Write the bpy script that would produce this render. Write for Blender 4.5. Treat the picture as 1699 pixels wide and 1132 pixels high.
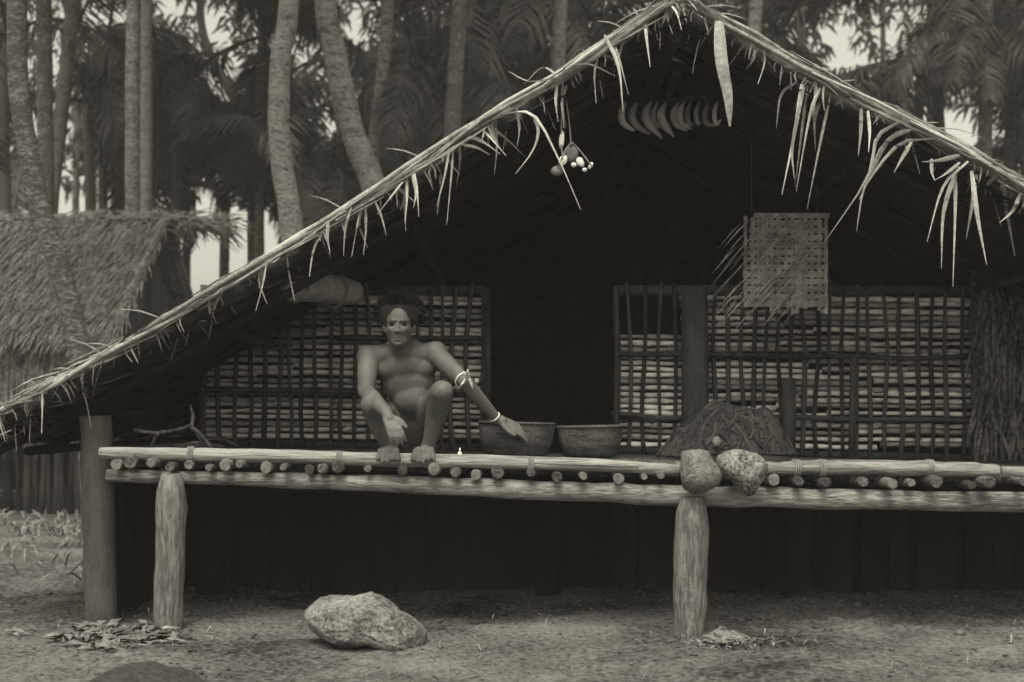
import bpy, bmesh, math, random
from mathutils import Vector, Matrix, noise as mnoise
random.seed(11)
R = math.radians
for o in list(bpy.data.objects): bpy.data.objects.remove(o)
sc = bpy.context.scene
col = sc.collection

# ---------------------------------------------------------------- camera
FPX, CX, HORIZ, CAMH = 2100.0, 849.5, 690.0, 1.014      # focal length and horizon in photograph pixels
cam_d = bpy.data.cameras.new('camera'); cam = bpy.data.objects.new('camera', cam_d); col.objects.link(cam)
cam.location = (0, 0, CAMH); cam.rotation_euler = (R(90), 0, 0)
cam_d.sensor_width = 36; cam_d.lens = 36 * FPX / 1699
cam_d.shift_y = (HORIZ - 566) / 1699
cam_d.clip_start = 0.05; cam_d.clip_end = 2000
cam_d.dof.use_dof = True; cam_d.dof.focus_distance = 6.05; cam_d.dof.aperture_fstop = 2.2
sc.camera = cam

# ---------------------------------------------------------------- sky and sun (monochrome plate: the light is toned once)
SUN_EL, SUN_AZ = 62, 192          # degrees; azimuth measured clockwise from +Y: behind the camera, a little to the left
w = bpy.data.worlds.new('World'); sc.world = w; w.use_nodes = True
nt = w.node_tree; nt.nodes.clear()
sky = nt.nodes.new('ShaderNodeTexSky'); sky.sky_type = 'NISHITA'; sky.sun_disc = False
sky.sun_elevation = R(SUN_EL); sky.sun_rotation = R(SUN_AZ); sky.dust_density = 6.0; sky.air_density = 1.5
bw = nt.nodes.new('ShaderNodeRGBToBW'); nt.links.new(sky.outputs[0], bw.inputs[0])
tn = nt.nodes.new('ShaderNodeMix'); tn.data_type = 'RGBA'; tn.blend_type = 'MULTIPLY'
tn.inputs[0].default_value = 1.0; tn.inputs[7].default_value = (1.0, 0.965, 0.83, 1)
nt.links.new(bw.outputs[0], tn.inputs[6])
bg = nt.nodes.new('ShaderNodeBackground'); bg.inputs[1].default_value = 0.15
nt.links.new(tn.outputs[2], bg.inputs[0])
wo = nt.nodes.new('ShaderNodeOutputWorld'); nt.links.new(bg.outputs[0], wo.inputs[0])
sun_d = bpy.data.lights.new('sun', 'SUN'); sun_d.energy = 1.15; sun_d.angle = R(28); sun_d.color = (1.0, 0.96, 0.84)
sun = bpy.data.objects.new('sun', sun_d); col.objects.link(sun)
az = R(SUN_AZ); el = R(SUN_EL)
sdir = Vector((math.sin(az) * math.cos(el), math.cos(az) * math.cos(el), math.sin(el)))
sun.rotation_euler = sdir.to_track_quat('Z', 'Y').to_euler(); sun.location = sdir * 30
sc.view_settings.view_transform = 'Standard'; sc.view_settings.look = 'None'
sc.view_settings.gamma = 1; sc.view_settings.use_curve_mapping = False
sc.view_settings.exposure = 0.92

# ---------------------------------------------------------------- helpers
def P(px, py, Y):                       # where a measured spot of the photograph lies at distance Y
    return Vector(((px - CX) * Y / FPX, Y, CAMH - (py - HORIZ) * Y / FPX))
def proj(p): return (CX + FPX * p[0] / p[1], HORIZ - FPX * (p[2] - CAMH) / p[1])

def spline(pts, n):
    pts = [Vector(p) for p in pts]
    if len(pts) == 2: return [pts[0].lerp(pts[1], i / (n - 1)) for i in range(n)]
    q = [pts[0] * 2 - pts[1]] + pts + [pts[-1] * 2 - pts[-2]]
    out = []; m = len(pts) - 1
    for i in range(n):
        t = i / (n - 1) * m; k = min(int(t), m - 1); u = t - k
        a, b, c, d = q[k:k + 4]
        out.append(0.5 * (2 * b + (c - a) * u + (2 * a - 5 * b + 4 * c - d) * u * u + (3 * b - a - 3 * c + d) * u ** 3))
    return out
def interp(v, t):
    if not hasattr(v, '__len__'): return v
    x = t * (len(v) - 1); k = min(int(x), len(v) - 2)
    return v[k] + (v[k + 1] - v[k]) * (x - k)

class MB:
    def __init__(s): s.v = []; s.f = []
    def tube(s, pts, rad, n=8, rough=0.0, seed=0, flat=1.0, ref=None):
        pts = [Vector(p) for p in pts]; m = len(pts); base = len(s.v)
        t = (pts[1] - pts[0]).normalized()
        u = Vector(ref) if ref else (Vector((0, 0, 1)) if abs(t.z) < 0.9 else Vector((0, 1, 0)))
        for i, p in enumerate(pts):
            t = (pts[min(i + 1, m - 1)] - pts[max(i - 1, 0)]).normalized()
            u = (u - t * u.dot(t)).normalized(); w_ = t.cross(u)
            r = interp(rad, i / (m - 1))
            for k in range(n):
                a = 2 * math.pi * k / n
                q = p + (u * math.cos(a) * flat + w_ * math.sin(a)) * r
                if rough:
                    d = mnoise.noise(q * (1.2 / max(r, .02)) * .35 + Vector((seed * 7.3, seed * 3.1, 0)))
                    q += (q - p) * d * rough
                s.v.append(q)
        for i in range(m - 1):
            for k in range(n):
                a = base + i * n + k; b = base + i * n + (k + 1) % n
                s.f.append((a, b, b + n, a + n))
        s.f.append(tuple(base + k for k in range(n))[::-1]); s.f.append(tuple(base + (m - 1) * n + k for k in range(n)))
        return s
    def ribbon(s, pts, wid, side=None, fold=0.0):
        pts = [Vector(p) for p in pts]; m = len(pts); base = len(s.v)
        for i, p in enumerate(pts):
            t = (pts[min(i + 1, m - 1)] - pts[max(i - 1, 0)]).normalized()
            u = Vector(side) if side is not None else t.cross(Vector((0.3, 1, 0.1)))
            u = (u - t * u.dot(t)); u = u.normalized() if u.length > 1e-6 else Vector((1, 0, 0))
            nn = t.cross(u); wv = interp(wid, i / (m - 1)) / 2
            s.v += [p - u * wv, p + nn * fold * wv, p + u * wv] if fold else [p - u * wv, p + u * wv]
        k = 3 if fold else 2
        for i in range(m - 1):
            for j in range(k - 1):
                a = base + i * k + j; s.f.append((a, a + 1, a + 1 + k, a + k))
        return s
    def box(s, c, size, mtx=None, jit=0.0):
        c = Vector(c); b = len(s.v)
        for x in (-.5, .5):
            for y in (-.5, .5):
                for z in (-.5, .5):
                    p = Vector((x * size[0], y * size[1], z * size[2]))
                    if jit: p += Vector([random.uniform(-jit, jit) for _ in range(3)])
                    if mtx: p = mtx @ p
                    s.v.append(c + p)
        for f in ((0, 1, 3, 2), (4, 6, 7, 5), (0, 4, 5, 1), (2, 3, 7, 6), (0, 2, 6, 4), (1, 5, 7, 3)):
            s.f.append(tuple(b + i for i in f))
        return s
    def ell(s, c, rad, mtx=None, nu=16, nv=10, rough=0.0, freq=3.0, seed=0):
        c = Vector(c); b = len(s.v); rad = Vector(rad) if hasattr(rad, '__len__') else Vector((rad,) * 3)
        def put(th, ph):
            d = Vector((math.sin(th) * math.cos(ph), math.sin(th) * math.sin(ph), math.cos(th)))
            k = 1.0
            if rough:
                o = Vector((seed * 5.1, seed * 2.7, seed))
                k += rough * (mnoise.noise(d * freq + o) + .5 * mnoise.noise(d * freq * 2.3 + o) + .25 * mnoise.noise(d * freq * 5 + o))
            p = Vector((d.x * rad.x, d.y * rad.y, d.z * rad.z)) * k
            s.v.append(c + (mtx @ p if mtx else p))
        put(0, 0)
        for i in range(1, nv):
            for j in range(nu): put(math.pi * i / nv, 2 * math.pi * j / nu)
        put(math.pi, 0)
        for j in range(nu): s.f.append((b, b + 1 + j, b + 1 + (j + 1) % nu))
        for i in range(nv - 2):
            for j in range(nu):
                a = b + 1 + i * nu + j; a2 = b + 1 + i * nu + (j + 1) % nu
                s.f.append((a, a + nu, a2 + nu, a2))
        e = b + 1 + (nv - 1) * nu; o = b + 1 + (nv - 2) * nu
        for j in range(nu): s.f.append((e, o + (j + 1) % nu, o + j))
        return s
    def capsule(s, p0, p1, r0, r1=None, n=14):
        p0 = Vector(p0); p1 = Vector(p1); r1 = r0 if r1 is None else r1
        d = p1 - p0; L = d.length
        if L < 1e-5: return s.ell(p0, r0)
        d /= L; pts = []; rr = []
        for k in range(5):
            a = math.pi / 2 * (1 - k / 4); pts.append(p0 - d * r0 * math.sin(a)); rr.append(max(r0 * math.cos(a), r0 * .05))
        for k in range(5):
            a = math.pi / 2 * k / 4; pts.append(p1 + d * r1 * math.sin(a)); rr.append(max(r1 * math.cos(a), r1 * .05))
        return s.tube(pts, rr, n)
    def chain(s, pts, rads, n=14):
        for i in range(len(pts) - 1): s.capsule(pts[i], pts[i + 1], rads[i], rads[i + 1], n)
        return s
    def mesh(s, name, smooth=True):
        me = bpy.data.meshes.new(name); me.from_pydata([tuple(v) for v in s.v], [], s.f); me.update()
        if smooth: me.polygons.foreach_set('use_smooth', [len(f) <= 4 for f in s.f])
        return me
    def build(s, name, mat, parent=None, smooth=True, kind=None, label=None):
        return link(name, s.mesh(name, smooth), mat, parent, kind, label)

def link(name, me, mat=None, parent=None, kind=None, label=None):
    o = bpy.data.objects.new(name, me); col.objects.link(o)
    if mat and not me.materials: me.materials.append(mat)
    o.parent = parent
    if kind: o['kind'] = kind
    if label: o['label'] = label
    return o
def tag(o, label, cat, group=None):
    o['label'] = label; o['category'] = cat
    if group: o['group'] = group
    return o
def empty(name, loc, label=None, cat=None, group=None):
    o = bpy.data.objects.new(name, None); col.objects.link(o); o.location = loc; o.empty_display_size = .1
    if label: tag(o, label, cat, group)
    return o
def settle():
    bpy.context.view_layer.update()
def adopt(root):                          # children were built in world coordinates
    root.matrix_basis = Matrix.Translation(root.location)
    for c in root.children: c.matrix_parent_inverse = Matrix.Translation(root.location).inverted()

# ---------------------------------------------------------------- materials (greys of a toned plate)
TINT = (1.0, 0.985, 0.93)
def mat(name, lo, hi, scale=6, stretch=(1, 1, 1), detail=6, bump=.3, bscale=None, rough=.85, spec=.25, coord='Object', fine=.35, rand=0.0, trans=0.0, rings=None, bdist=.02):
    m = bpy.data.materials.new(name); m.use_nodes = True; n = m.node_tree.nodes; l = m.node_tree.links
    b = n['Principled BSDF']; b.inputs['Roughness'].default_value = rough; b.inputs['Specular IOR Level'].default_value = spec
    tc = n.new('ShaderNodeTexCoord'); mp = n.new('ShaderNodeMapping'); mp.inputs['Scale'].default_value = stretch
    l.new(tc.outputs[coord], mp.inputs[0])
    n1 = n.new('ShaderNodeTexNoise'); n1.inputs['Scale'].default_value = scale; n1.inputs['Detail'].default_value = detail; n1.inputs['Roughness'].default_value = .62
    n2 = n.new('ShaderNodeTexNoise'); n2.inputs['Scale'].default_value = bscale or scale * 9; n2.inputs['Detail'].default_value = 5; n2.inputs['Roughness'].default_value = .7
    l.new(mp.outputs[0], n1.inputs[0]); l.new(mp.outputs[0], n2.inputs[0])
    mx = n.new('ShaderNodeMath'); mx.operation = 'MULTIPLY_ADD'; mx.inputs[1].default_value = fine
    sub = n.new('ShaderNodeMath'); sub.operation = 'SUBTRACT'; sub.inputs[1].default_value = .5
    l.new(n2.outputs[0], sub.inputs[0]); l.new(sub.outputs[0], mx.inputs[0]); l.new(n1.outputs[0], mx.inputs[2])
    fac = mx.outputs[0]
    if rand:
        oi = n.new('ShaderNodeObjectInfo'); ma = n.new('ShaderNodeMath'); ma.operation = 'MULTIPLY_ADD'
        s2 = n.new('ShaderNodeMath'); s2.operation = 'SUBTRACT'; s2.inputs[1].default_value = .5
        l.new(oi.outputs['Random'], s2.inputs[0]); l.new(s2.outputs[0], ma.inputs[0]); ma.inputs[1].default_value = rand; l.new(fac, ma.inputs[2]); fac = ma.outputs[0]
    cr = n.new('ShaderNodeValToRGB'); cr.color_ramp.elements[0].position = .3; cr.color_ramp.elements[1].position = .72
    cr.color_ramp.elements[0].color = (lo * TINT[0], lo * TINT[1], lo * TINT[2], 1)
    cr.color_ramp.elements[1].color = (hi * TINT[0], hi * TINT[1], hi * TINT[2], 1)
    l.new(fac, cr.inputs[0]); l.new(cr.outputs[0], b.inputs['Base Color'])
    if bump:
        bp = n.new('ShaderNodeBump'); bp.inputs['Strength'].default_value = bump; bp.inputs['Distance'].default_value = bdist
        h = fac
        if rings:
            wv = n.new('ShaderNodeTexWave'); wv.bands_direction = 'Z'; wv.inputs['Scale'].default_value = rings; wv.inputs['Distortion'].default_value = 3; wv.inputs['Detail'].default_value = 3
            l.new(tc.outputs[coord], wv.inputs[0]); ad = n.new('ShaderNodeMath'); ad.operation = 'MULTIPLY_ADD'; ad.inputs[1].default_value = .22
            l.new(wv.outputs[1], ad.inputs[0]); l.new(fac, ad.inputs[2]); h = ad.outputs[0]
        l.new(h, bp.inputs['Height']); l.new(bp.outputs[0], b.inputs['Normal'])
    if trans:
        tr = n.new('ShaderNodeBsdfTranslucent'); l.new(cr.outputs[0], tr.inputs[0])
        ms = n.new('ShaderNodeMixShader'); ms.inputs[0].default_value = trans
        out = n['Material Output']; l.new(b.outputs[0], ms.inputs[1]); l.new(tr.outputs[0], ms.inputs[2]); l.new(ms.outputs[0], out.inputs[0])
    return m
M = {
 'sand':   mat('sandy_ground', .022, .19, 1.3, bump=.8, bscale=34, fine=1.1, detail=12, rough=.95, spec=.1, bdist=.03),
 'pole':   mat('peeled_pole', .12, .36, 5, (.3, 4, 4), bump=.7, bscale=22, fine=1.2, rand=.2),
 'beam':   mat('weathered_log', .10, .34, 4, (.45, 3, 3), bump=.8, bscale=24, fine=1.5),
 'post':   mat('grey_post', .10, .24, 5, (3, 3, .45), bump=.9, bscale=20, fine=1.6),
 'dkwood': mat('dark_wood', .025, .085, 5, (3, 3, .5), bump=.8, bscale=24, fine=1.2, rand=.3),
 'joist':  mat('joist_wood', .04, .18, 14, bump=.7, bscale=60, fine=1.3, rand=.5),
 'slat':   mat('split_palm_slat', .27, .78, 12, (.8, 2, 3), bump=.4, bscale=50, rand=.75, fine=1.3),
 'stick':  mat('wall_stick', .025, .075, 9, (2, 2, .5), bump=.5, rand=.4, fine=1),
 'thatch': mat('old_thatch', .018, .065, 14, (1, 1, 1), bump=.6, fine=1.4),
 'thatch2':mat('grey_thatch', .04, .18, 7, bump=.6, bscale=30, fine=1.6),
 'dry':    mat('dry_palm_leaf', .20, .52, 8, bump=.3, bscale=60, rand=.5, trans=.2, fine=1),
 'skin':   mat('skin', .055, .125, 7, bump=.35, bscale=75, fine=.7, rough=.62, spec=.3, bdist=.006),
 'hair':   mat('hair', .005, .015, 30, bump=.6, rough=.9),
 'cloth':  mat('dark_cloth', .008, .022, 20, bump=.5, fine=1),
 'stone':  mat('coral_stone', .06, .46, 13, bump=1, bscale=60, fine=1.7, detail=9),
 'stone2': mat('smooth_stone', .09, .30, 10, bump=.9, bscale=75, fine=1.6, detail=9),
 'stone3': mat('ground_stone', .09, .36, 6, bump=1, bscale=55, fine=1.5, detail=9),
 'dstone': mat('dark_boulder', .025, .065, 8, bump=.7, bscale=60, fine=1.4),
 'net':    mat('net_twine', .014, .055, 18, bump=.7, fine=1.2, rand=.4),
 'bowl':   mat('dark_bowl_wood', .03, .11, 10, (1, 1, 3), bump=.6, bscale=60, fine=1.3, rand=.2),
 'mat':    mat('woven_mat', .10, .32, 16, bump=.6, fine=1.2),
 'shadewood':   mat('shade_dark_wood', .010, .022, 6, (2, 2, .5), bump=.5, rand=.3, fine=1),  # near-black wood: shade under floor and roof put into the colour
 'reed':   mat('pale_reed', .20, .46, 16, bump=.6, fine=1.2),
 'fruit':  mat('green_fruit', .20, .42, 9, bump=.2, rough=.6, rand=.5, fine=.8),
 'shell':  mat('white_shell', .6, .85, 12, bump=.2, rough=.4),
 'gourd':  mat('gourd', .14, .26, 10, bump=.3),
 'cord':   mat('plant_cord', .10, .28, 20, bump=.3),
 'bark':   mat('palm_bark', .08, .30, 6, (1, 1, 1.8), bump=1, bscale=22, fine=1.8, rand=.7, rings=2.6, bdist=.05),
 'frond':  mat('palm_frond', .022, .11, 3, bump=.2, rand=.4, trans=.15, rough=.75, spec=.2),
 'wood':   mat('far_leaves', .02, .055, 1.2, bump=.2, trans=.1),
 'litter': mat('leaf_litter', .04, .26, 9, bump=.4, fine=.6, rand=.3),
 'fence':  mat('grey_fence', .02, .09, 8, (2, 2, .4), bump=.5, rand=.5),
}

# ---------------------------------------------------------------- ground (one sheet, fine near the hut, out to the horizon)
def axis(a, b, n, far, m=14):
    c = [a + (b - a) * i / n for i in range(n + 1)]
    for i in range(1, m + 1):
        d = (far) * (i / m) ** 3
        c.insert(0, a - d - .2 * i); c.append(b + d + .2 * i)
    return c
def gz(x, y):
    z = .035 * mnoise.noise(Vector((x * .9, y * .9, 3))) + .022 * mnoise.noise(Vector((x * 2.7, y * 2.7, 9))) + .014 * mnoise.noise(Vector((x * 7, y * 7, 1))) + .016 * mnoise.noise(Vector((x * 14, y * 14, 5))) * max(0, mnoise.noise(Vector((x * 2, y * 2, 15))) + .4) + .007 * mnoise.noise(Vector((x * 33, y * 29, 8)))
    return z
xs = axis(-4, 4, 200, 260); ys = axis(2.5, 11, 220, 280)
g = MB()
for y in ys:
    for x in xs: g.v.append((x, y, gz(x, y)))
nx = len(xs)
for j in range(len(ys) - 1):
    for i in range(nx - 1):
        a = j * nx + i; g.f.append((a, a + 1, a + 1 + nx, a + nx))
g.build('ground', M['sand'], kind='structure')

# ---------------------------------------------------------------- the stilt hut
hut = empty('stilt_hut', (0.8, 6, 0), 'open fronted stilt hut with palm leaf roof, lattice wall and log platform', 'hut')
def hp(mb, name, m, parent=None, **k): return mb.build(name, M[m], parent or hut, **k)
def deckz(x): return .818 - .0202 * x

# --- roof
YF, YB = 5.9, 10.4
prof_px = [(-95, 716), (-40, 690), (0, 668), (80, 632), (160, 592), (300, 512), (430, 437), (600, 330), (750, 234), (900, 137), (1070, 28), (1122, -8),
           (1190, 28), (1350, 122), (1560, 224), (1699, 306), (1900, 424), (2120, 560), (2300, 672)]
prof = [p + Vector((0, 0, .022 * mnoise.noise(Vector((p.x * 2.3, 0, 7))) + .012 * mnoise.noise(Vector((p.x * 7, 0, 2))))) for p in spline([P(x, y, YF) for x, y in prof_px], 73)]
APEX = max(range(len(prof)), key=lambda i: prof[i].z)
def roofz(x):
    for a, b in zip(prof, prof[1:]):
        if a.x <= x <= b.x: return a.z + (b.z - a.z) * (x - a.x) / (b.x - a.x + 1e-9)
    return prof[0].z if x < prof[0].x else prof[-1].z
rb = MB(); th = .085
for y in (YF + .06, YF + 1.2, YF + 2.6, YB):
    for i, p in enumerate(prof):
        t = (prof[min(i + 1, len(prof) - 1)] - prof[max(i - 1, 0)]).normalized(); nrm = Vector((-t.z, 0, t.x))
        s = .02 * mnoise.noise(Vector((p.x * 3, y * 2, 0)))
        rb.v += [Vector((p.x, y, p.z + s)) - nrm * .02, Vector((p.x, y, p.z + s)) - nrm * th]
L = len(prof) * 2
for r in range(3):
    for i in range(len(prof) - 1):
        a = r * L + 2 * i
        rb.f += [(a, a + 2, a + L + 2, a + L), (a + 1, a + L + 1, a + L + 3, a + 3)]
for r in (0, 3):
    for i in range(len(prof) - 1):
        a = r * L + 2 * i; rb.f.append((a, a + 1, a + 3, a + 2))
roof = hp(rb, 'roof', 'thatch')
# rafters and purlins under the thatch
for y in (6.25, 6.95, 7.6, 8.3, 9.0, 9.8):
    for half in (prof[2:APEX], prof[APEX + 1:-2]):
        off = Vector((0, 0, -.15))
        hp(MB().tube([Vector((p.x, y, p.z)) + off for p in half[::4] + [half[-1]]], .028, 7), 'rafter', 'shadewood', roof)
for k in (6, 14, 22, 30, 46, 54, 62):
    p = prof[k]; hp(MB().tube([(p.x, YF + .5, p.z - .2), (p.x, YB - .1, p.z - .2)], .025, 7), 'purlin', 'shadewood', roof)
hp(MB().tube([(prof[APEX].x, YF + .05, prof[APEX].z - .17), (prof[APEX].x, YB - .1, prof[APEX].z - .17)], .04, 8), 'ridge_pole', 'shadewood', roof)
# thatch strands: under the slopes, over the top, along the verge and at the eaves
tb = MB(); rnd = random.Random(3)
def onroof(t, y, off):
    i = t * (len(prof) - 1); k = min(int(i), len(prof) - 2); u = i - k
    p = prof[k].lerp(prof[k + 1], u); tt = (prof[k + 1] - prof[k]).normalized(); nrm = Vector((-tt.z, 0, tt.x))
    return Vector((p.x, y, p.z)) + nrm * off
for i in range(5200):
    t0 = rnd.uniform(.0, .985); y = YF + .02 + (YB - YF) * rnd.random() ** 1.8
    under = rnd.random() < .75
    dl = rnd.uniform(.012, .05) * (1 if t0 < .6 else -1)
    t1 = min(max(t0 + dl, 0), 1); y1 = y + rnd.uniform(-.12, .12)
    o0 = -.09 if under else -.01; o1 = o0 + (rnd.uniform(-.07, -.005) if under else rnd.uniform(0, .03))
    a = onroof(t0, y, o0); b = onroof(t1, y1, o1)
    m_ = a.lerp(b, .5) + Vector((0, 0, rnd.uniform(-.015, .015)))
    tb.ribbon([a, m_, b], [.016, .018, .004], (0, 1, rnd.uniform(-.4, .4)))
hp(tb, 'thatch', 'thatch', roof, kind='stuff')
vb = MB()
for i in range(900):           # pale dry strands lying along the front verge
    t0 = rnd.random(); d = rnd.uniform(.012, .05) * rnd.choice((1, 1, -1))
    y = YF + rnd.uniform(-.05, .10); o = rnd.gauss(-.012, .012)
    a = onroof(t0, y, o); b = onroof(min(max(t0 + d, 0), 1), y + rnd.uniform(-.04, .04), o + rnd.uniform(-.03, .02))
    c = a.lerp(b, .5) + Vector((0, 0, rnd.uniform(-.008, .012)))
    vb.ribbon([a, c, b], [.006, .010, .003], (rnd.uniform(-1, 1), rnd.uniform(-.6, .6), 1))
for i in range(260):            # short frayed ends under the verge
    t0 = rnd.random(); a = onroof(t0, YF + rnd.uniform(-.04, .1), -.04)
    ln = rnd.uniform(.03, .10); s = 1 if a.x > prof[APEX].x else -1
    b = a + Vector((rnd.uniform(-.5, .5) * ln - 0.2 * s * ln, rnd.uniform(-.02, .02), -ln))
    vb.ribbon([a, a.lerp(b, .5) + Vector((rnd.uniform(-.01, .01), 0, .005)), b], [.006, .008, .002], (1, rnd.uniform(-.5, .5), 0))
for i in range(80):            # stray strands, in tufts
    t0 = round(rnd.random() * 26) / 26 + rnd.gauss(0, .006); t0 = min(max(t0, .01), .97); a = onroof(t0, YF + rnd.uniform(-.06, .08), rnd.uniform(-.03, .01))
    ln = rnd.uniform(.08, .26); s = -1 if a.x < prof[APEX].x else 1; an = rnd.uniform(-.5, 1.3)
    b = a + Vector((s * math.cos(an) * ln, rnd.uniform(-.05, .05), -math.sin(an) * ln)); c = a.lerp(b, .55) + Vector((0, 0, .07 * ln))
    vb.ribbon(spline([a, c, b], 5), [.005, .008, .006, .002], (rnd.uniform(-1, 1), .5, 1))
for i in range(260):            # loose bundle where the left eave sweeps down
    t0 = rnd.uniform(0, .12); y = YF + rnd.uniform(-.06, .5); a = onroof(t0, y, rnd.uniform(-.14, -.02))
    ln = rnd.uniform(.12, .4); b = a + Vector((-ln * .9, rnd.uniform(-.05, .05), -ln * rnd.uniform(.35, .75)))
    vb.ribbon([a, a.lerp(b, .5) + Vector((0, 0, .02)), b], [.008, .014, .003], (0, 1, rnd.uniform(-.5, 1)))
hp(vb, 'verge_thatch', 'dry', roof, kind='stuff')
for i in range(22):             # frond stalks bound along the verge
    t0 = rnd.uniform(0, .9) if i > 5 else i * .16; d = rnd.uniform(.12, .26)
    if t0 < APEX / 72 < t0 + d: d = APEX / 72 - t0
    if d < .05: continue
    o = rnd.uniform(-.03, .012); y = YF + rnd.uniform(-.05, .05)
    pts = [onroof(min(t0 + d * k / 7, 1), y + .02 * math.sin(k + i), o + .008 * math.sin(k * 1.7 + i)) for k in range(8)]
    hp(MB().tube(pts, [.006, .012, .013, .008], 6), 'frond_stalk', 'dry', roof)
# leaflets that hang from the verge, one by one
LEAF = [
 [(430,437),(424,455),(417,478)],[(432,440),(436,462),(434,486)],[(545,368),(543,392),(548,421)],[(583,344),(573,380),(570,425)],[(606,333),(607,380),(603,424)],[(600,335),(596,372),(610,412)],
 [(620,330),(633,360),(641,391)],[(675,293),(675,330),(672,372)],[(687,287),(692,320),(695,360)],[(684,290),(690,320),(686,345)],[(668,302),(650,325),(626,356)],[(655,309),(670,320),(688,335)],
 [(746,246),(737,295),(724,344)],[(752,243),(748,300),(741,374)],[(762,236),(763,270),(757,310)],[(766,240),(790,245),(813,257)],[(769,224),(800,235),(830,256)],[(800,214),(815,230),(840,259)],
 [(823,206),(824,250),(820,291)],[(812,208),(845,235),(873,262)],[(855,182),(862,210),(858,243)],[(880,186),(893,215),(884,250),(855,289)],[(834,189),(884,190),(924,258),(964,349)],
 [(924,142),(922,170),(926,202)],[(934,143),(934,180),(939,212)],[(940,142),(932,170),(934,196)],[(1003,58),(1026,110),(1034,185)],[(1012,62),(1026,94),(1043,158)],[(966,82),(988,107),(1001,163)],
 [(931,112),(975,106),(1020,126)],[(1069,22),(1073,65),(1079,112)],[(1111,6),(1123,22),(1131,50)],[(930,128),(880,135),(844,119)],[(925,125),(900,112),(870,140)],[(985,90),(1010,94),(1030,112)],
 [(1322,136),(1296,158),(1288,214)],[(1330,140),(1320,212),(1297,324)],[(1340,142),(1329,229),(1319,311)],[(1334,144),(1315,240),(1318,298)],[(1361,146),(1344,191),(1321,318)],[(1378,157),(1359,246),(1339,347)],
 [(1366,160),(1352,195),(1353,250)],[(1429,180),(1428,220),(1424,259)],[(1440,184),(1443,220),(1441,253)],[(1436,176),(1405,168),(1384,174)],
 [(1490,204),(1455,229),(1438,297),(1368,402)],[(1508,208),(1467,240),(1434,310),(1421,385)],[(1552,230),(1493,239),(1446,293),(1425,332)],[(1520,212),(1475,232),(1450,280),(1430,322)],[(1512,236),(1497,262),(1483,287)],
 [(1592,258),(1560,266),(1529,269)],[(1546,264),(1546,285),(1551,300)],[(1592,270),(1570,288),(1551,299)],
 [(1606,268),(1565,310),(1538,402)],[(1590,276),(1566,350),(1562,446)],[(1584,282),(1585,340),(1581,476)],[(1612,284),(1622,360),(1637,439)],[(1620,290),(1613,340),(1603,397)],[(1600,272),(1640,283),(1672,297)],
 [(1664,300),(1672,360),(1684,425)],[(1694,320),(1680,350),(1658,370)],[(1655,292),(1640,305),(1631,327)],[(1740,345),(1735,400),(1722,480)],[(1775,360),(1782,420),(1770,470)],
]
for i, pl in enumerate(LEAF):
    n = 9; y0 = YF - .03 + rnd.uniform(-.05, .06); y1 = y0 + rnd.uniform(-.12, .10)
    pts = [Vector(p) for p in spline([P(x, y, y0 + (y1 - y0) * k / (len(pl) - 1)) for k, (x, y) in enumerate(pl)], n)]
    wdt = rnd.uniform(.012, .019) * (1.25 if i > 34 else 1)
    hp(MB().ribbon(pts, [wdt * .6, wdt, wdt * .9, wdt * .6, wdt * .35, .002], (math.cos(a := rnd.uniform(-.7, .7)), math.sin(a), 0), fold=.5), 'leaflet', 'dry', roof)
for i in range(46):            # more, shorter ones between them
    t0 = rnd.uniform(.1, .93); a = onroof(t0, YF + rnd.uniform(-.06, .12), -.03); ln = rnd.uniform(.06, .24)
    s = -1 if a.x < prof[APEX].x else 1
    b = a + Vector((rnd.uniform(-.3, .3) * ln, rnd.uniform(-.1, .1) * ln, -ln)); c = a.lerp(b, .4) + Vector((rnd.uniform(-.02, .02), 0, 0))
    wdt = rnd.uniform(.008, .015)
    hp(MB().ribbon(spline([a, c, b], 6), [wdt * .5, wdt, wdt * .6, .003], (1, rnd.uniform(-.8, .8), 0), fold=.5), 'leaflet', 'dry', roof)
bl = spline([P(1193, 36, YF - .05), P(1197, 100, YF - .08), P(1208, 160, YF - .08), P(1211, 210, YF - .06)], 12)
hp(MB().ribbon(bl, [.045, .062, .066, .06, .048, .034, .008], (1, .3, 0), fold=.45), 'leaflet', 'dry', roof, label='broad dry leaf blade hanging below the roof peak')

# --- platform: posts, beam, edge poles, joists, floor poles
def post(pxc, top, bot, prof_w, Y, m):
    pts = [P(pxc[0] + (pxc[1] - pxc[0]) * k / 10, top + (bot - top) * k / 10, Y) for k in range(11)]
    return hp(MB().tube(pts, [x / 2 * Y / FPX for x in prof_w], 16, rough=.22, seed=top), 'post', m)
post((285, 281), 786, 1075, [34, 46, 48, 48, 49, 50, 49, 48, 47, 46], 5.94, 'post')
post((1150, 1143), 824, 1078, [40, 52, 57, 58, 57, 56, 54, 52, 51, 51], 5.92, 'post')
post((160, 168), 690, 1075, [48, 52, 54, 52, 50, 52, 54], 6.12, 'stick')
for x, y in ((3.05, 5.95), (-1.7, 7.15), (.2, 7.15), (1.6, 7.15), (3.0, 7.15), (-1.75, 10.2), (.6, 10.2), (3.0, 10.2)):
    hp(MB().tube([(x, y, -.08), (x + .01, y, .4), (x, y, deckz(x) - .06)], .075, 10, rough=.1, seed=x), 'post', 'dkwood' if y < 6.5 else 'shadewood')  # back posts get the wood darkened for underfloor shade
bm_ = [P(x, y, 6.02) for x, y in ((178, 789), (400, 795), (620, 802), (800, 810), (1000, 818), (1140, 823), (1300, 826), (1500, 830), (1720, 834), (1960, 838))]
hp(MB().tube(spline(bm_, 40), [.030, .036, .041, .046, .050, .050, .048, .048, .05], 16, rough=.22, seed=4), 'front_beam', 'beam')
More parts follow.
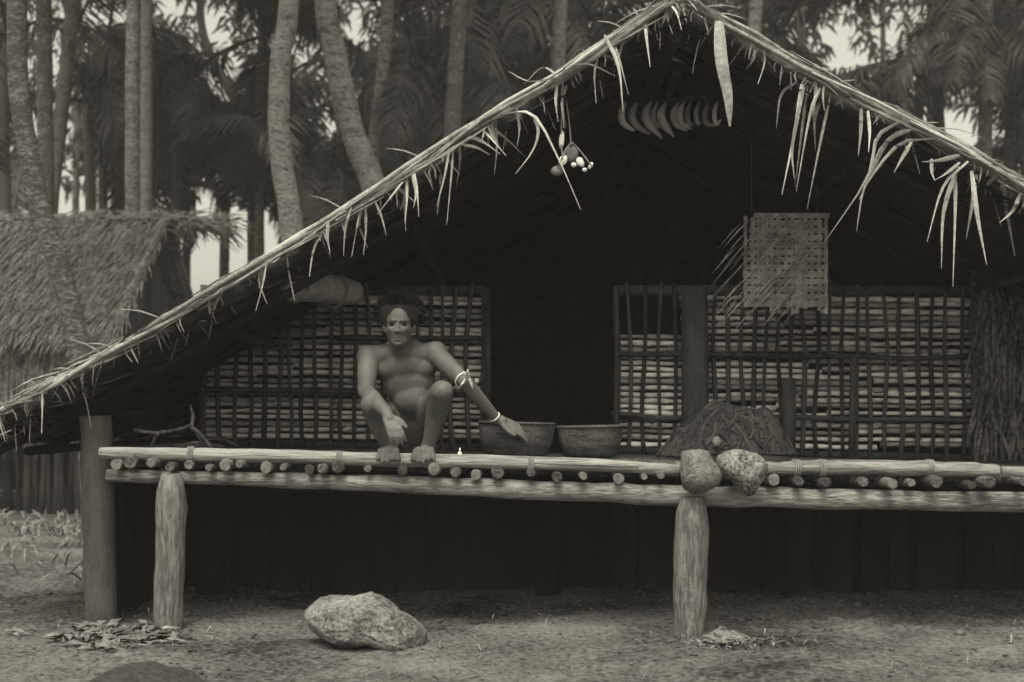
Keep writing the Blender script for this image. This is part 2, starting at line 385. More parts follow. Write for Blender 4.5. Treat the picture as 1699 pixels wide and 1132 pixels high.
for pl, rr in (([(166, 751), (300, 754), (480, 757), (640, 763), (820, 766), (1000, 772), (1126, 781)], [.028, .031, .033, .033, .034, .032, .030, .026]),
               ([(1262, 778), (1400, 776), (1560, 778), (1656, 781)], [.034, .037, .036, .030])):
    hp(MB().tube(spline([P(x, y, 5.99) for x, y in pl], 30), rr, 14, rough=.2, seed=len(pl)), 'edge_pole', 'pole')
hp(MB().tube([P(1120, 776, 6.08), P(1200, 778, 6.09), P(1290, 777, 6.08)], .03, 10), 'edge_pole', 'pole')
hp(MB().tube([P(1660, 784, 6.06), P(1760, 786, 6.06), P(1960, 790, 6.06)], .03, 10), 'edge_pole', 'pole')
hp(MB().tube(spline([P(880, 768, 5.962), P(960, 770, 5.962), P(1060, 775, 5.962)], 8), [.004, .010, .004], 6), 'split_strip', 'pole')
jx = [192, 216, 250, 281, 312, 345, 372, 396, 441, 470, 512, 533, 560, 610, 668, 720, 756, 790, 826, 880, 925, 968, 1027, 1069, 1097, 1150, 1218, 1284, 1326, 1371, 1433, 1480, 1513, 1555, 1612, 1642, 1700, 1760, 1830]
for i, x in enumerate(jx):
    by = 768 + (x - 190) * (788 - 768) / 740 if x < 930 else (791 + (x - 1027) * .012)
    if x > 1200: by = 797 + (x - 1284) * .012
    by += rnd.uniform(-3.5, 4)
    r = rnd.choice((.017, .019, .022, .025, .028)) * rnd.uniform(.93, 1.07); y0 = 5.92 + rnd.uniform(-.05, .02)
    a = P(x, by, y0); b = Vector((a.x + rnd.uniform(-.03, .03), 7.3, deckz(a.x) - .075))
    o = hp(MB().tube([a, a + Vector((0, .004, 0)), a + Vector((0, .03, 0)), a.lerp(b, .33), a.lerp(b, .66), b], [r * .96, r, r * 1.02, r, r * 1.05, r], 11, rough=.45, seed=i * 1.7), 'joist', 'joist')
    if x in (312, 560, 880, 1326, 1371, 1555):
        ez = P(0, 751 + (x - 166) * .030, 5.99).z if x < 1130 else P(0, 777, 5.99).z
        lp = [Vector((a.x + (k / 30 - .5) * .030, 5.99 + math.sin(k * math.pi / 5) * .040, ez + math.cos(k * math.pi / 5) * .040)) for k in range(31)]
        hp(MB().tube(lp, .004, 6), 'lashing', 'cord', o)
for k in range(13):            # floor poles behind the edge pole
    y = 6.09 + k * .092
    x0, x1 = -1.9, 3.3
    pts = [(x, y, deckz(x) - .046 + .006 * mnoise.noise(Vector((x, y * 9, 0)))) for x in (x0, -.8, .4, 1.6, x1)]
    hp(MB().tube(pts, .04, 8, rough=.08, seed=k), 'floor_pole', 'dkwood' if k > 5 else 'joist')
bf = MB().box((.7, 8.8, .72), (5.0, 3.1, .05)); hp(bf, 'inner_floor', 'dkwood', smooth=False)

# --- lattice wall, Y = 7.2
YW = 7.2
def wallpart(x0, x1, ztop, name):
    fr = MB()
    a, b = P(x0, 0, YW).x, P(x1, 0, YW).x
    fr.tube([(a, YW, deckz(a) + .01), (b, YW, deckz(b) + .01)], .022, 8)
    wl = hp(fr, name, 'stick')
    hp(MB().tube([(a, YW + .02, ztop), (b, YW + .02, ztop)], .032, 8), 'top_rail', 'stick', wl)
    return wl, a, b
ZT = P(0, 482, YW).z
for side, (x0, x1) in enumerate(((335, 806), (1020, 1612))):
    wl, a, b = wallpart(x0, x1, ZT, 'wall')
    rows = 26; pitch = .0362
    for r in range(rows):
        z = deckz(a) + .045 + r * pitch
        if z > ZT - .02: break
        # long split slats, two or three lengths end to end
        cuts = [a] + sorted(rnd.uniform(a + .3, b - .3) for _ in range(1 if side == 0 else 2)) + [b]
        for c0, c1 in zip(cuts, cuts[1:]):
            s0 = c0
            if side == 1 and z > P(0, 556, YW).z:      # slats are gone above this height beside the doorway
                lim = P(1132 - (z - P(0, 556, YW).z) * 20, 0, YW).x
                if c1 < lim: continue
                s0 = max(c0, lim)
            if c1 - s0 < .12: continue
            zz = z + rnd.uniform(-.007, .007); sl = deckz(c1) - deckz(s0)
            h = pitch * rnd.uniform(.68, .96); n = max(9, int((c1 - s0) / .05)); mb = MB(); base = 0
            for k in range(n):
                t = k / (n - 1); x = s0 + (c1 - s0) * t
                zc = zz + sl * .6 * t + .008 * mnoise.noise(Vector((x * 5, r * 1.3, side)))
                yy = YW + .015 + .007 * math.sin(x / .079 * math.pi + r * math.pi)
                hh = h / 2 * (1 + .5 * mnoise.noise(Vector((x * 9, r * 7.1, 4))))
                mb.v += [(x, yy, zc - hh), (x, yy - .006, zc), (x, yy, zc + hh), (x, yy + .008, zc)]
            for k in range(n - 1):
                for q in range(4):
                    A = k * 4 + q; B = k * 4 + (q + 1) % 4; mb.f.append((A, B, B + 4, A + 4))
            mb.f += [(3, 2, 1, 0), tuple((n - 1) * 4 + q for q in range(4))]
            hp(mb, 'slat', 'slat', wl)
    x = x0 + 4
    while x < x1:
        if not (side == 0 and False):
            dx = rnd.uniform(-7, 7); q = [P(x + dx * .3, 770, YW - .018), P(x + rnd.uniform(-5, 5), 690, YW - .02), P(x + rnd.uniform(-5, 5), 580, YW - .02), P(x + dx, 476, YW - .018)]
            q[0].z = deckz(q[0].x) - .01; q[3].z = ZT + rnd.uniform(.0, .05)
            hp(MB().tube(spline(q, 7), [rnd.uniform(.010, .0155)] * 2 + [rnd.uniform(.009, .013)], 7, rough=.3, seed=x), 'stick', 'stick', wl)
        x += rnd.uniform(18, 27)
    for py, u0, u1 in (((648, x0, x1), (560, 560, 800)) if side == 0 else ((590, 1026, 1605), (693, 1020, x1))):
        pts = [P(u0 + (u1 - u0) * k / 6, py + rnd.uniform(-2, 2) + (3 if k > 3 else 0), YW - .045) for k in range(7)]
        hp(MB().tube(spline(pts, 14), .015, 8, rough=.1, seed=py), 'batten', 'stick', wl)
    if side: hp(MB().tube([P(1413, 765, YW - .07), P(1416, 590, YW - .07)], .021, 8, rough=.1), 'batten', 'stick', wl)
    if side: hp(MB().tube([P(1085, 700, YW - .06), P(1060, 689, YW - .07), P(1015, 686, YW - .08)], .016, 8, rough=.1), 'batten', 'stick', wl)
for x, top, w_ in ((1152, 480, 44), (1308, 628, 24), (808, 478, 12), (1022, 478, 9)):
    a = P(x, top, YW - .11); hp(MB().tube([(a.x, a.y, deckz(a.x) - .02), (a.x + .004, a.y, a.z * .5 + .4), a], [w_ * YW / FPX / 2] * 3, 10, rough=.1, seed=x), 'pillar', 'stick')
# inner and side walls of dark leaf panels, the understorey skirting of upright planks
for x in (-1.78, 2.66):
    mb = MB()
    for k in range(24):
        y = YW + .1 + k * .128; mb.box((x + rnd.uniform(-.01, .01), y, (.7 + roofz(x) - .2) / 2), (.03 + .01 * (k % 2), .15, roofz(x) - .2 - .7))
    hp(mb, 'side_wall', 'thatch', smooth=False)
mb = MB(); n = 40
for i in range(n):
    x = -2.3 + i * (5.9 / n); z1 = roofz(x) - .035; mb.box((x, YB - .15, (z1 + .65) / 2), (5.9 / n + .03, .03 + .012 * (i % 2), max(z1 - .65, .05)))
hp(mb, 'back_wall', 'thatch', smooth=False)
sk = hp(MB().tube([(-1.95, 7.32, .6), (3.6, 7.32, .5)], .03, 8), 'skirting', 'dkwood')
MB().box((.85, 7.47, .34), (5.8, .03, .84)).build('light_block_board', M['shadewood'], sk, smooth=False)  # unseen board added to block light leaking between the planks
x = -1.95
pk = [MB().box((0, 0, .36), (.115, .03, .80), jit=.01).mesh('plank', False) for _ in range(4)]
for m_ in pk: m_.materials.append(M['shadewood'])
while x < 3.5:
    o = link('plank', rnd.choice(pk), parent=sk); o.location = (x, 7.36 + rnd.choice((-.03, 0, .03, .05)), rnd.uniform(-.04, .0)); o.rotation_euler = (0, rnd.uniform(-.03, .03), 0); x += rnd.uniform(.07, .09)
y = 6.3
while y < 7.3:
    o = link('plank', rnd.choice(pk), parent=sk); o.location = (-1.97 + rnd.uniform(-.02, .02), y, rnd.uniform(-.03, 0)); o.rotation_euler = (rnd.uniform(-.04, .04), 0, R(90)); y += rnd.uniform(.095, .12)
# leaf screen that closes the right bay
ls = MB()
for i in range(1100):
    x = rnd.uniform(2.62, 3.7); z1 = rnd.uniform(.8, roofz(x) - .1); ln = rnd.uniform(.12, .4)
    a = Vector((x, 7.15 + rnd.uniform(-.06, .05), z1)); b = a + Vector((rnd.uniform(-.35, .35) * ln, rnd.uniform(-.05, .03), -ln))
    if b.z < .7: continue
    ls.ribbon([a, a.lerp(b, .5) + Vector((rnd.uniform(-.02, .02), -.01, 0)), b], [.012, .02, .005], (1, rnd.uniform(-.6, .6), 0))
ls.box((3.17, 7.24, 1.3), (1.1, .03, 1.1))
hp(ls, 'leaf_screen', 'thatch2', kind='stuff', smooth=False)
adopt(hut)
for c in roof.children: pass

# ---------------------------------------------------------------- things in and on the hut
# stones at the platform edge
def stone(name, pts_px, Y, depth, m, label, seed, n=18, rough=.06):
    # outline in the picture plane gives the real silhouette; depth rounds it off front and back
    ring = [P(x, y, Y) for x, y in pts_px]; ring = spline(ring + [ring[0]], n * 2 + 1)[:-1]
    c = sum(ring, Vector()) / len(ring); mb = MB(); k = len(ring)
    lv = [(-1, .05), (-.96, .38), (-.82, .66), (-.55, .88), (-.2, .985), (.1, 1), (.45, .93), (.75, .7), (.93, .4), (1, .05)]
    if n > 40: lv = [(-math.cos(math.pi * q_ / 22), max(.05, math.sin(math.pi * q_ / 22) ** .6)) for q_ in range(23)]
    for d, s in lv:
        for p in ring:
            q = c + (p - c) * s + Vector((0, d * depth, 0))
            u = (q - c); nz = mnoise.noise(q * 9 + Vector((seed, 0, 0))) + .6 * mnoise.noise(q * 21 + Vector((seed, 3, 0))) + .35 * mnoise.noise(q * 46)
            mb.v.append(q + u.normalized() * nz * rough * min(u.length, .12))
    rs = random.Random(seed)
    for _ in range(18):
        pn = Vector((rs.gauss(0, 1), rs.gauss(-.5, 1), rs.gauss(.15, 1))).normalized(); sup = max(pn.dot(v - c) for v in mb.v) * rs.uniform(.88, .98)
        for qi, v in enumerate(mb.v):
            ex = pn.dot(v - c) - sup
            if ex > 0: mb.v[qi] = v - pn * ex * .8
    mb.v = [v + (v - c).normalized() * (.006 * mnoise.noise(v * 38) + .004 * mnoise.noise(v * 85)) for v in mb.v]
    for i in range(len(lv) - 1):
        for j in range(k):
            a = i * k + j; b = i * k + (j + 1) % k; mb.f.append((a, a + k, b + k, b))
    mb.f += [tuple(range(k)), tuple(range((len(lv) - 1) * k, len(lv) * k))[::-1]]
    return tag(mb.build(name, M[m]), label, 'stone')
stone('stone', [(1131, 748), (1150, 741), (1172, 747), (1185, 763), (1196, 784), (1194, 803), (1178, 815), (1155, 819), (1133, 811), (1128, 795), (1129, 770)], 5.86, .09, 'stone2', 'smooth grey stone balanced on the platform post by the net heap', 3)
stone('stone', [(1188, 766), (1200, 752), (1228, 745), (1256, 751), (1272, 766), (1274, 785), (1262, 806), (1248, 822), (1236, 821), (1220, 806), (1203, 788)], 5.87, .09, 'stone', 'pitted pale coral stone wedged point down on the log beam', 8, rough=.1)
# boulders on the ground
def boulder(px, py_top, py_bot, w_px, Y, dep, m, label, seed, tilt=0.0, rough=.2, sink=.06, shape=None):
    c = P(px, (py_top + py_bot) / 2, Y); rx = w_px / 2 * Y / FPX; rz = (py_bot - py_top) / 2 * Y / FPX
    mb = MB().ell((0, 0, 0), (rx, dep, rz), Matrix.Rotation(tilt, 3, 'Y'), 48, 30, rough, 2.2, seed)
    mb.v = [Vector(v) + c for v in mb.v]
    return tag(mb.build('boulder', M[m]), label, 'boulder')
# the long flat stone: its own outline, lying on the sand
flat_px = [(503, 1012), (515, 998), (548, 992), (590, 990), (622, 990), (650, 1003), (685, 1025), (700, 1044), (700, 1068), (690, 1084), (650, 1082), (610, 1072), (575, 1068), (540, 1062), (515, 1050), (505, 1035)]
o = stone('boulder', flat_px, 5.62, .17, 'stone3', 'long pale flat topped stone lying on the sand below the platform', 21, n=60, rough=.2)
o['category'] = 'boulder'
boulder(1203, 1047, 1080, 62, 5.75, .09, 'stone3', 'small rough stone beside the foot of the thick post', 5, .15, .45)
boulder(241, 1103, 1230, 222, 4.75, .24, 'dstone', 'dark rounded boulder in the foreground sand', 9, 0, .1)

# heap of fishing net
nh = empty('net_heap', P(1200, 757, 6.35), 'dark heap of bundled fishing net behind the two stones', 'fishing net')
hm = MB(); c0 = P(1205, 757, 6.42); c0.z = deckz(c0.x) - .004
def heapz(u, v):
    r = math.sqrt(u * u + v * v); h = max(0, 1 - r ** 4)
    h *= .265 * (1 - .5 * max(0, -u - .1)) * (1 - .12 * max(0, u - .4)) * (.95 + .26 * mnoise.noise(Vector((u * 2.1, v * 1.7, 8)))) if r < 1 else 0
    return h + .035 * mnoise.noise(Vector((u * 4, v * 4, 1))) * (1 if r < .95 else 0) + .016 * mnoise.noise(Vector((u * 11, v * 11, 2))) * (1 if r < .95 else 0)
def hpos(u, v, up):
    k = 1 + .16 * mnoise.noise(Vector((math.cos(math.atan2(v, u)) * 1.6, math.sin(math.atan2(v, u)) * 1.6, 3))) * min(1, math.hypot(u, v) * 1.5)
    return c0 + Vector((u * .365 * k, v * .27 * k, heapz(u, v) + up))
N = 56
for j in range(N + 1):
    for i in range(N + 1):
        u = -1 + 2 * i / N; v = -1 + 2 * j / N
        uu = u * math.sqrt(1 - v * v / 2); vv = v * math.sqrt(1 - u * u / 2)
        hm.v.append(hpos(uu, vv, 0))
for j in range(N):
    for i in range(N):
        a = j * (N + 1) + i; hm.f.append((a, a + 1, a + N + 2, a + N + 1))
hm.build('net_body', M['net'], nh)
for i in range(280):
    u = rnd.uniform(-.8, .8); v = rnd.uniform(-.95, .25); ang = rnd.uniform(0, 6.28); pts = []
    bend = rnd.uniform(-3, 3); ll = rnd.uniform(.3, 1.1); tw = rnd.choice((.4, .6, 1, 1.4))
    for k in range(10):
        ang += bend * .12
        u += math.cos(ang) * ll * .1; v += math.sin(ang) * ll * .1
        r = math.hypot(u, v)
        if r > .97: u *= .97 / r; v *= .97 / r
        pts.append(hpos(u, v, .006))
    MB().tube(pts, [.003 * tw, .008 * tw, .008 * tw, .003 * tw], 5, rough=.3, seed=i).build('net_fold', M['net'], nh)
MB().ell(P(1189, 733, 6.14), (.022, .02, .026), None, 10, 8).build('float', M['mat'], nh)
adopt(nh)

# two wooden bowls
def bowl(pxc, top, bot, wt, wb, Y, label, tilt):
    c = P(pxc, bot, Y); c.z = max(c.z, deckz(c.x) - .004); k = Y / FPX; H = (bot - top) * k
    root = empty('wooden_bowl', c, label, 'bowl')
    def lathe(prof):
        mb = MB(); n = 32
        for r, z in prof:
            for j in range(n):
                a = 2 * math.pi * j / n
                mb.v.append(Matrix.Rotation(tilt, 3, 'Y') @ Vector((math.cos(a) * r * (1 + .03 * math.sin(2 * a + pxc)), math.sin(a) * r * .8, z + .006 * mnoise.noise(Vector((math.cos(a), math.sin(a), pxc))))))
        for i in range(len(prof) - 1):
            for j in range(n):
                A = i * n + j; B = i * n + (j + 1) % n; mb.f.append((A, B, B + n, A + n))
        mb.f.append(tuple(range(n))[::-1]); return mb
    rt, rb_ = wt / 2 * k, wb / 2 * k
    lathe([(rb_ * .8, 0), (rb_, .012), ((rt + rb_) / 2 * 1.03, H * .5), (rt, H - .01), (rt * .99, H), (rt * .92, H - .004), (rt * .86, H * .5), (rb_ * .7, H * .15), (.002, H * .12)]).build('bowl_body', M['bowl'], root)
    b = MB(); n = 36
    b.tube([Matrix.Rotation(tilt, 3, 'Y') @ Vector((math.cos(2 * math.pi * j / n) * rt * 1.005, math.sin(2 * math.pi * j / n) * rt * .8, H - .004)) for j in range(n + 1)], .007, 6)
    b.build('rim', M['bowl'], root)
    return root
bowl(856, 703, 759, 124, 104, 6.30, 'dark wooden bowl under the resting hand of the squatting person', .03)
bowl(980, 709, 761, 110, 92, 6.36, 'dark wooden bowl in the doorway next to the lattice wall', -.02)
tag(MB().ell(P(763, 752, 5.99) + Vector((0, 0, -.004)), (.011, .010, .012), None, 10, 8, .2).ell(P(763, 746, 5.99), (.005, .005, .009), None, 8, 6).build('sea_shell', M['shell']), 'tiny white shell on the edge pole near the bowls', 'shell')

# sticks and twigs lying on the deck
def branch(name, pls, Y, rad, m, label, cat='stick', group=None):
    root = empty(name, P(*pls[0][0], Y), label, cat, group)
    for i, pl in enumerate(pls):
        MB().tube(spline([P(x, y, Y + .03 * k) for k, (x, y) in enumerate(pl)], 10), [rad, rad * .9, rad * .5], 6, rough=.2, seed=i).build('stem' if i == 0 else 'twig', M[m], root)
    adopt(root)
branch('forked_branch', [[(222, 714), (260, 718), (300, 712), (318, 708), (340, 744)], [(318, 708), (320, 690), (316, 672)], [(318, 709), (334, 722), (352, 745)], [(262, 718), (256, 730), (250, 742)]], 6.2, .010, 'post', 'pale forked branch lying on the log deck under the low roof', 'branch')
branch('firewood_stick', [[(290, 742), (340, 739), (372, 742)]], 6.25, .016, 'dkwood', 'dark firewood stick on the deck behind the forked branch', 'stick')
branch('firewood_stick', [[(330, 736), (362, 728), (400, 743)]], 6.35, .013, 'dkwood', 'crooked dark stick leaning on other firewood by the lattice wall', 'stick')

# woven mat slung under the roof
wm = empty('woven_mat', P(1300, 510, 6.65), 'frayed woven palm mat hanging above the right lattice wall', 'mat')
mb = MB(); a, b = P(1232, 0, 6.65).x, P(1372, 0, 6.65).x; zt, zb = P(0, 352, 6.65).z, P(0, 510, 6.65).z
for k in range(13):
    t = (k + .5) / 13; z = zb + (zt - zb) * t; xa = a + (.05 * t * t) + rnd.uniform(-.015, .015)
    wr_ = rnd.uniform(-.03, .02)
    pts = [(xa + (b - xa + wr_) * j / 16, 6.65 + .006 * math.cos(j * math.pi + k * math.pi), z) for j in range(17)]
    MB().ribbon(pts, (zt - zb) / 13 * rnd.uniform(.6, .9), (0, 0, 1)).build('weft_strip', M['mat'], wm)
for k in range(15):
    x = a + (b - a) * (k + .5) / 15; l = zt - rnd.uniform(0, .04); zb_ = zb - rnd.uniform(-.03, .04)
    pts = [(x + .01 * math.sin(k), 6.648 + .006 * math.cos((j + 1) * math.pi + k * math.pi), zb_ + (l - zb_) * j / 13) for j in range(14)]
    MB().ribbon(pts, (b - a) / 15 * rnd.uniform(.5, .8), (1, 0, 0)).build('warp_strip', M['mat'], wm)
for k in range(46):
    x = rnd.uniform(a - .02, a + .36); z = rnd.uniform(zb + .05, zt); ln = rnd.uniform(.12, .3)
    p = Vector((x, 6.635, z)); q = p + Vector((-ln * .7, rnd.uniform(-.03, .0), -ln * .75))
    MB().ribbon([p, p.lerp(q, .5) + Vector((0, -.02, .01)), q], [.006, .012, .003], (1, 0, 1)).build('loose_strip', M['mat'], wm)
MB().box(((a + b) / 2 + .01, 6.668, (zt + zb) / 2), (b - a - .12, .008, zt - zb - .09)).build('backing', M['stick'], wm, smooth=False)
for x in (a + .05, b - .05): MB().tube([Vector((x, 6.66, zt)), Vector((x, 6.68, roofz(x) - .1))], .003, 5).build('cord', M['stick'], wm)
adopt(wm)

# bananas on a pole under the ridge
bb = empty('banana_bunch', P(1110, 200, 6.5), 'row of curved green bananas hanging on a stalk below the ridge', 'bananas')
st = spline([P(1015, 168, 6.55), P(1080, 172, 6.55), P(1150, 164, 6.55), P(1222, 160, 6.55)], 14)
MB().tube(st, .016, 8).build('stalk', M['dkwood'], bb)
for i, x in enumerate((1042, 1058, 1076, 1090, 1106, 1122, 1136, 1150, 1164, 1178, 1190)):
    s = (1.0, .9, 1.05, .8, 1.15, .95, .8, .75, .7, .7, .6)[i]; y0 = 6.5 + (-.05 if i % 2 == 0 else .03); x += rnd.uniform(-5, 5); s *= rnd.uniform(.85, 1.12); tl = rnd.uniform(-8, 8)
    pts = [P(x, 170, y0), P(x - 9 * s, 188, y0 - .02), P(x - 4 * s, 206, y0 - .03), P(x + 14 * s + tl, 168 + 56 * s, y0 - .02)]
    MB().tube(spline(pts, 9), [.006, .017 * s + .003, .021 * s, .019 * s, .005], 8).build('banana', M['fruit'], bb)
for x in (1030, 1200): p = P(x, 167, 6.55); MB().tube([p, Vector((p.x, p.y, roofz(p.x) - .1))], .005, 5).build('cord', M['cord'], bb)
adopt(bb)
# round basket higher up
hb = empty('hanging_basket', P(1130, 95, 6.3), 'dim round basket hanging close under the roof peak', 'basket')
c = P(1130, 72, 6.3)
MB().ell(c, (.10, .09, .085), None, 24, 14, .06, 4, 2).build('basket_body', M['reed'], hb)
for k in range(6):
    zz = c.z - .07 + k * .028; r = math.sqrt(max(.01, 1 - ((zz - c.z) / .088) ** 2))
    MB().tube([Vector((c.x + math.cos(j * math.pi / 12) * .102 * r, c.y + math.sin(j * math.pi / 12) * .092 * r, zz)) for j in range(25)], .006, 5).build('weave_band', M['reed'], hb)
MB().tube([c + Vector((0, 0, .07)), Vector((c.x, c.y, roofz(c.x) - .16))], .005, 5).build('cord', M['cord'], hb)
adopt(hb)
# shells and gourd on cords
so = empty('shell_ornament', P(948, 290, 6.0), 'white shells and a small gourd hanging on cords from the roof edge', 'ornament')
YS = 6.0
MB().ell(P(948, 256, YS + .02), (.034, .03, .04), None, 16, 10).build('gourd', M['gourd'], so)
MB().ell(P(924, 284, YS + .02), (.030, .026, .024), None, 16, 10).build('gourd', M['gourd'], so)
for x, y, rx, rz, t in ((932, 232, .013, .042, .1), (934, 266, .02, .026, .5), (963, 269, .018, .024, -.5), (980, 275, .010, .018, .5), (970, 282, .012, .010, 0), (952, 274, .014, .012, 0)):
    MB().ell(P(x, y, YS - .02), (rx, .013, rz), Matrix.Rotation(t, 3, 'Y'), 12, 8, .15, 3, x).build('shell', M['shell'], so)
for pl in ([(930, 130), (932, 190), (931, 222)], [(934, 130), (944, 200), (948, 245)], [(948, 236), (962, 250), (982, 276)], [(948, 236), (938, 250), (925, 280)], [(931, 240), (933, 255), (934, 266)]):
    MB().tube(spline([P(x, y, YS - .03) for x, y in pl], 8), .004, 5).build('cord', M['cord'], so)
adopt(so)
# rolled mat slung under the left slope
rm = empty('rolled_mat', P(515, 495, 6.3), 'thick pale rolled mat slung under the left roof slope above the person', 'mat')
ax0, ax1 = P(458, 466, 6.25), P(592, 486, 6.75)
d = (ax1 - ax0); mb = MB()
rr = [.02, .068, .086, .092, .092, .09, .085, .08, .076, .07, .06, .02]
mb.tube([ax0 + d * t for t in (0, .015, .05, .1, .2, .3, .45, .6, .75, .9, .98, 1)], rr, 22, rough=.12, seed=3)
mb.build('roll', M['reed'], rm)
for t in (.22, .7):
    p = ax0 + d * t; ring = []
    u = d.normalized().cross(Vector((0, 0, 1))).normalized(); v_ = u.cross(d.normalized())
    for j in range(17): ring.append(p + (u * math.cos(j * math.pi / 8) + v_ * math.sin(j * math.pi / 8)) * .096)
    MB().tube(ring, .006, 5).build('binding', M['cord'], rm)
    MB().tube([p + Vector((0, 0, .09)), Vector((p.x, p.y, roofz(p.x) - .1))], .005, 5).build('cord', M['cord'], rm)
adopt(rm)

# ---------------------------------------------------------------- the squatting person
person = empty('person', P(675, 762, 6.02), 'bare chested person squatting on the platform edge, one hand on a bowl', 'person')
B = MB()
Q = lambda x, y, Y: P(x, y, Y)
pelvis, neck = Q(676, 712, 6.34), Q(668, 586, 6.13)
# trunk
B.ell(Q(676, 715, 6.34), (.155, .12, .10))
B.ell(Q(681, 682, 6.27), (.130, .11, .10)); B.ell(Q(686, 664, 6.20), (.100, .10, .085))     # belly
B.ell(Q(678, 632, 6.22), (.135, .105, .12)); B.ell(Q(672, 607, 6.20), (.165, .095, .09))
B.ell(Q(648, 612, 6.160), (.080, .042, .050)); B.ell(Q(697, 610, 6.160), (.080, .042, .050))   # chest muscles
B.capsule(Q(618, 590, 6.17), Q(720, 586, 6.17), .052)                                         # shoulder girdle
B.capsule(Q(645, 582, 6.17), Q(665, 570, 6.15), .04, .05); B.capsule(Q(692, 580, 6.17), Q(670, 570, 6.15), .04, .05)
B.capsule(Q(668, 590, 6.16), Q(664, 562, 6.10), .056, .052)                                   # neck
# head
hc = Q(662, 541, 6.05)
def H(dx, dy, dz): return hc + Vector((dx, dy, dz))
B.ell(H(0, .025, .032), (.073, .093, .085)); B.ell(H(0, 0, -.025), (.061, .068, .082)); B.ell(H(0, -.018, -.072), (.043, .045, .038))
for s_ in (-1, 1): B.ell(H(s_ * .072, .014, -.008), (.009, .018, .028))                        # ears
# his right arm (towards the open side), resting over the knee
sR, eR, wR = Q(612, 593, 6.16), Q(607, 650, 6.02), Q(642, 686, 5.80)
B.ell(sR, (.062, .06, .06)); B.chain([sR, sR.lerp(eR, .45), eR], [.055, .050, .039]); B.chain([eR, eR.lerp(wR, .3), wR], [.039, .043, .027])
# his left arm, reaching to the bowl
sL, eL, wL = Q(722, 586, 6.16), Q(771, 634, 5.98), Q(826, 698, 6.12)
B.ell(sL, (.060, .06, .06)); B.chain([sL, sL.lerp(eL, .45), eL], [.053, .045, .035]); B.chain([eL, eL.lerp(wL, .3), wL], [.035, .037, .024])
# legs
hR, kR, aR = Q(646, 712, 6.32), Q(617, 672, 5.93), Q(647, 752, 6.10)
hL, kL, aL = Q(706, 708, 6.32), Q(733, 650, 5.93), Q(708, 752, 6.10)
for h_, k_, a_ in ((hR, kR, aR), (hL, kL, aL)):
    B.chain([h_, h_.lerp(k_, .5), k_], [.088, .074, .056])
    B.chain([k_, k_.lerp(a_, .35) + Vector((0, .03, 0)), k_.lerp(a_, .75) + Vector((0, .008, 0)), a_], [.052, .053, .036, .033])
# feet, gripping the pole with the toes over the edge
POLE_T = P(0, 752, 5.99).z
def foot(a_, tx, ty, side):
    toe = Q(tx, ty, 5.915); heel = Vector((a_.x, 6.135, POLE_T + .03)); ball = Vector((toe.x, 5.965, POLE_T + .014))
    B.capsule(a_, heel, .033, .032); B.chain([heel, a_.lerp(ball, .5) + Vector((0, 0, -.012)), ball], [.031, .034, .026])
    for k in range(5):
        u = (k - 2) * .0185
        bs = ball + Vector((u * 1.05, 0, 0)); r = .0135 if (k == 0) == (side > 0) and k in (0, 4) or (side < 0 and k == 4) else .0095
        tp = Vector((toe.x + u * 1.35, 5.932 - .012 * (2 - abs(k - 2)) * .4, POLE_T - .028 - (.012 if k in (1, 2) else 0)))
        B.capsule(ball + Vector((u * .8, .04, 0)), bs + Vector((0, -.015, -.002)), .018, .014)
        B.capsule(bs + Vector((0, -.015, -.002)), tp, .0125, r)
foot(aR, 643, 784, -1); foot(aL, 702, 784, 1)
# hands
def hand(wr, palm_c, dirs, across, thumb_dir, curl, sz=1.0):
    d = Vector(dirs).normalized(); a = Vector(across).normalized(); nrm = d.cross(a).normalized()
    B.capsule(wr, palm_c - d * .03, .025, .024)
    for k in range(4): B.capsule(palm_c - d * .035 + a * (k - 1.5) * .012, palm_c + d * .036 + a * (k - 1.5) * .0185, .0135, .0115)
    for k in range(4):
        ln = (.070, .082, .078, .060)[k] * sz; p = palm_c + d * .040 + a * (k - 1.5) * .0205; dd = (d + a * (k - 1.5) * .025).normalized()
        r = .0092
        for seg, (fr, cu) in enumerate(((.45, curl[0]), (.32, curl[1]), (.23, curl[2]))):
            ax = a; dd = (Matrix.Rotation(cu, 3, ax) @ dd); q = p + dd * ln * fr
            B.capsule(p, q, r, r * .92, 8); p = q; r *= .92
    tb_ = palm_c - d * .028 + a * (-.034 if thumb_dir < 0 else .034)
    t1 = tb_ + (d * .75 + a * (.55 * thumb_dir)).normalized() * .036; t2 = t1 + (d * 1.0 + a * (.15 * thumb_dir)).normalized() * .030
    B.capsule(palm_c - d * .03 + a * (.02 * thumb_dir), tb_, .014, .013); B.chain([tb_, t1, t2], [.0125, .0105, .009], 8)
dR = (Q(656, 716, 5.74) - wR).normalized()
hand(wR, wR + dR * .062, dR, (1, .15, .05), 1, (.38, .5, .35))
dL = (Q(852, 712, 6.13) - wL).normalized()
hand(wL, wL + dL * .055 + Vector((0, -.012, .010)), dL, (-.2, .55, .8), -1, (.10, .28, .28))
raw = B.mesh('person_raw'); tmp = bpy.data.objects.new('tmp', raw); col.objects.link(tmp)
rmz = tmp.modifiers.new('r', 'REMESH'); rmz.mode = 'VOXEL'; rmz.voxel_size = .0045; rmz.use_smooth_shade = True
sm = tmp.modifiers.new('s', 'SMOOTH'); sm.factor = .5; sm.iterations = 5
dg = bpy.context.evaluated_depsgraph_get(); body = bpy.data.meshes.new_from_object(tmp.evaluated_get(dg)); bpy.data.objects.remove(tmp)
body.name = 'body'; body.materials.clear()
tmp = bpy.data.objects.new('tmp', body); col.objects.link(tmp); vg = tmp.vertex_groups.new(name='soft')
